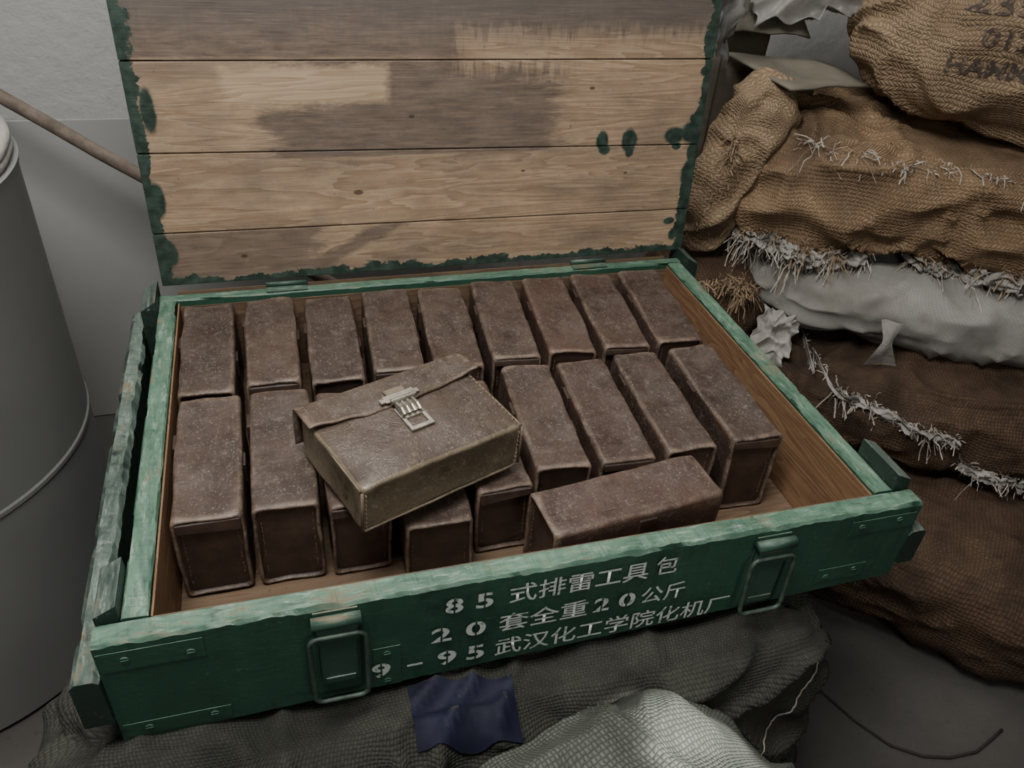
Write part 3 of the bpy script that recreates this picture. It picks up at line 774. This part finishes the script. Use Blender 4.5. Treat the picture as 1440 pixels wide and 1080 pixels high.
nk, nb = sack('straw_bag', (.965, .725, .10), (.058, .05, .160), -.3, M['burlap'], e=3.0, cuts=34, amp=.026, freq=10, wr=.014, seed=31, tilt=(0, .25))
fringe('loose_straw', [(.90, .70, .0), (.92, .69, .1), (.94, .69, .22)], 160, .04, (-.6, -.6, -.1), M['fray_tan'], nk, seed=22)
lo, lb = sack('burlap_sack', (.985, .78, -.31), (.10, .16, .235), -.2, M['burlap_dark'], e=4, cuts=34, amp=.02, freq=7, wr=.01, seed=33)
fringe('loose_straw', [(.88, .64, -.10), (.95, .63, -.08), (1.02, .62, -.12)], 260, .05, (-.2, -.6, .4), M['fray_tan'], lo, seed=23)
def crumple(name, cen, sx, sy, seed, mat, rot, amp=.03, n=34, parent=None):
    bm = bmesh.new(); R_ = Euler(rot).to_matrix(); rows = []
    for i in range(n + 1):
        row = []
        for j in range(n + 1):
            a, c = i / n * 2 - 1, j / n * 2 - 1
            k = 1 - .45 * abs(noise.noise(Vector((a * 2, c * 2, seed))))
            z = amp * (1 - 2 * abs(noise.noise(Vector((a * 1.2, c * 1.9, seed * 2.1))))) + amp * .25 * (abs(noise.noise(Vector((a * 3, c * 3, seed)))) * 2 - 1)
            row.append(bm.verts.new(R_ @ Vector((a * sx * k, c * sy * k, z))))
        rows.append(row)
    for i in range(n):
        for j in range(n): bm.faces.new([rows[i][j], rows[i + 1][j], rows[i + 1][j + 1], rows[i][j + 1]])
    loc = Vector(cen) - (parent.location if parent else Vector((0, 0, 0)))
    ob = obj_from_bm(bm, name, mat, parent, loc, True)
    so = ob.modifiers.new('t', 'SOLIDIFY'); so.thickness = .0012
    return ob
crumple('torn_paper', (1.035, .575, -.180), .040, .055, 3, M['paper'], (1.0, .2, -.5), .022, parent=lo)
crumple('crumpled_plastic_sheet', (.935, .83, .37), .05, .10, 5, M['plastic'], (1.3, .5, .3), .03)
cb = empty('cardboard_box', (1.06, .90, .20))
crumple('plastic_wrap', (1.16, .92, .39), .12, .09, 7, M['plastic'], (.9, -.2, -.3), .03, parent=cb)
def cardp(n, pts):
    bm = bmesh.new(); vs = [bm.verts.new(Vector(p)) for p in pts]; bm.faces.new(vs)
    bmesh.ops.subdivide_edges(bm, edges=bm.edges, cuts=6, use_grid_fill=True)
    for v in bm.verts: v.co += Vector((0, 0, .010 * noise.noise(v.co * 14)))
    o_ = obj_from_bm(bm, n, M['card'], cb, smooth=True); s_ = o_.modifiers.new('t', 'SOLIDIFY'); s_.thickness = .004
cardp('front_panel', [(-.10, -.06, -.15), (.10, -.06, -.15), (.11, -.07, .06), (-.10, -.06, .07)])
cardp('flap', [(-.10, -.062, .07), (.11, -.072, .06), (.12, -.20, .045), (-.06, -.23, .055)])
cardp('side_panel', [(-.10, -.06, -.15), (-.10, .12, -.15), (-.10, .12, .14), (-.10, -.06, .07)])
cardp('back_panel', [(-.10, .12, -.15), (.10, .12, -.15), (.11, .12, .16), (-.10, .12, .14)])
cardp('top_panel', [(-.09, .0, .10), (.11, -.01, .09), (.11, .12, .17), (-.09, .12, .15)])

# ------------------------------------------------------------ drum on the left
dr = empty('storage_drum', (-.435, .552, ZF)); R0 = .28; H0 = .765
bm = bmesh.new(); prof = [(R0 - .02, .0), (R0, .01)]
for z in (.375,): prof += [(R0, z - .006), (R0 + .002, z - .003), (R0 + .002, z + .003), (R0, z + .006)]
prof += [(R0, H0 - .02), (R0 + .004, H0), (R0 - .012, H0 + .004), (R0 - .02, H0 - .010), (.0, H0 - .006)]
rings = []
for r, z in prof: rings.append([bm.verts.new((r * math.cos(2 * math.pi * k / 96), r * math.sin(2 * math.pi * k / 96), z)) for k in range(96)] if r > 0 else [bm.verts.new((0, 0, z))])
for a, c in zip(rings[:-1], rings[1:]):
    for k in range(96):
        if len(c) == 1: bm.faces.new([a[k], a[(k + 1) % 96], c[0]])
        else: bm.faces.new([a[k], a[(k + 1) % 96], c[(k + 1) % 96], c[k]])
bm.faces.new(rings[0][::-1]); bmesh.ops.recalc_face_normals(bm, faces=bm.faces)
obd = obj_from_bm(bm, 'drum_body', M['drum'], dr, smooth=True)
ms = obd.modifiers.new('es', 'EDGE_SPLIT'); ms.split_angle = math.radians(25)
bm = bmesh.new()
for off in (0, 1):
    bm_tube(bm, [((R0 - .008) * math.cos(a * math.pi / 90), (R0 - .008) * math.sin(a * math.pi / 90), H0 + .010 + off * .011 + .0015 * math.sin(a * .7)) for a in range(180)], .0085, 10, True)
bmesh.ops.recalc_face_normals(bm, faces=bm.faces); obj_from_bm(bm, 'rope_rim', M['paper'], dr, smooth=True)
tube('wooden_stick', [Vector((-1.15, 1.275, .708)).lerp(Vector((.90, .606, -.529)), k / 30) + Vector((0, 0, .004 * noise.noise(Vector((k * .7, 0, 0))))) for k in range(31)], .0115, M['stick'], None, 12)
tube('floor_cord', [(.90, .12, ZF + .003), (.934, .076, ZF + .003), (.96, .01, ZF + .003), (.99, -.04, ZF + .003), (1.03, -.068, ZF + .003), (1.07, -.08, ZF + .003), (1.12, -.082, ZF + .003), (1.16, -.07, ZF + .003), (1.19, -.06, ZF + .003)], .0022, M['cord'])

# ------------------------------------------------------------ light, world, camera
w = bpy.data.worlds.new('dim_room'); SC.world = w; w.use_nodes = True
w.node_tree.nodes['Background'].inputs[0].default_value = (.92, .96, 1, 1); w.node_tree.nodes['Background'].inputs[1].default_value = .05
def area(n, loc, tgt, sx, sy, en, col):
    l = bpy.data.lights.new(n, 'AREA'); l.shape = 'RECTANGLE'; l.size = sx; l.size_y = sy; l.energy = en; l.color = col
    o_ = bpy.data.objects.new(n, l); o_.location = loc; o_.rotation_euler = (Vector(tgt) - Vector(loc)).to_track_quat('-Z', 'Y').to_euler(); COL.objects.link(o_); return o_
area('window_light', (-.02, -.20, 1.42), (.33, .42, .18), .7, .55, 25, (1, .985, .955))
area('ceiling_lamp', (.3, .95, 1.9), (.5, .75, .0), 1.0, .5, 14, (1, .99, .97))
area('front_fill_light', (.6, -1.5, .9), (.4, 0, -.05), .5, .5, 5, (1, .98, .94))  # added fill behind the camera to brighten the crate front, no actual doorway
sp_ = bpy.data.lights.new('sunlit_gap', 'SPOT'); sp_.energy = 480; sp_.spot_size = math.radians(4.0); sp_.spot_blend = .2; sp_.shadow_soft_size = .012
so_ = bpy.data.objects.new('sunlit_gap', sp_); so_.location = (1.0, -1.0, 1.6); so_.rotation_euler = (Vector((.490, -.185, -.11)) - Vector((1.0, -1.0, 1.6))).to_track_quat('-Z', 'Y').to_euler(); COL.objects.link(so_)
cam = bpy.data.cameras.new('camera'); co = bpy.data.objects.new('camera', cam); COL.objects.link(co)
cam.sensor_fit = 'HORIZONTAL'; cam.sensor_width = 36; cam.lens = 1144.79 / 1440 * 36; cam.clip_start = .02
co.location = (.14838, -.53638, .62202); co.rotation_euler = (.94606, -.06638, -.27561)
SC.camera = co
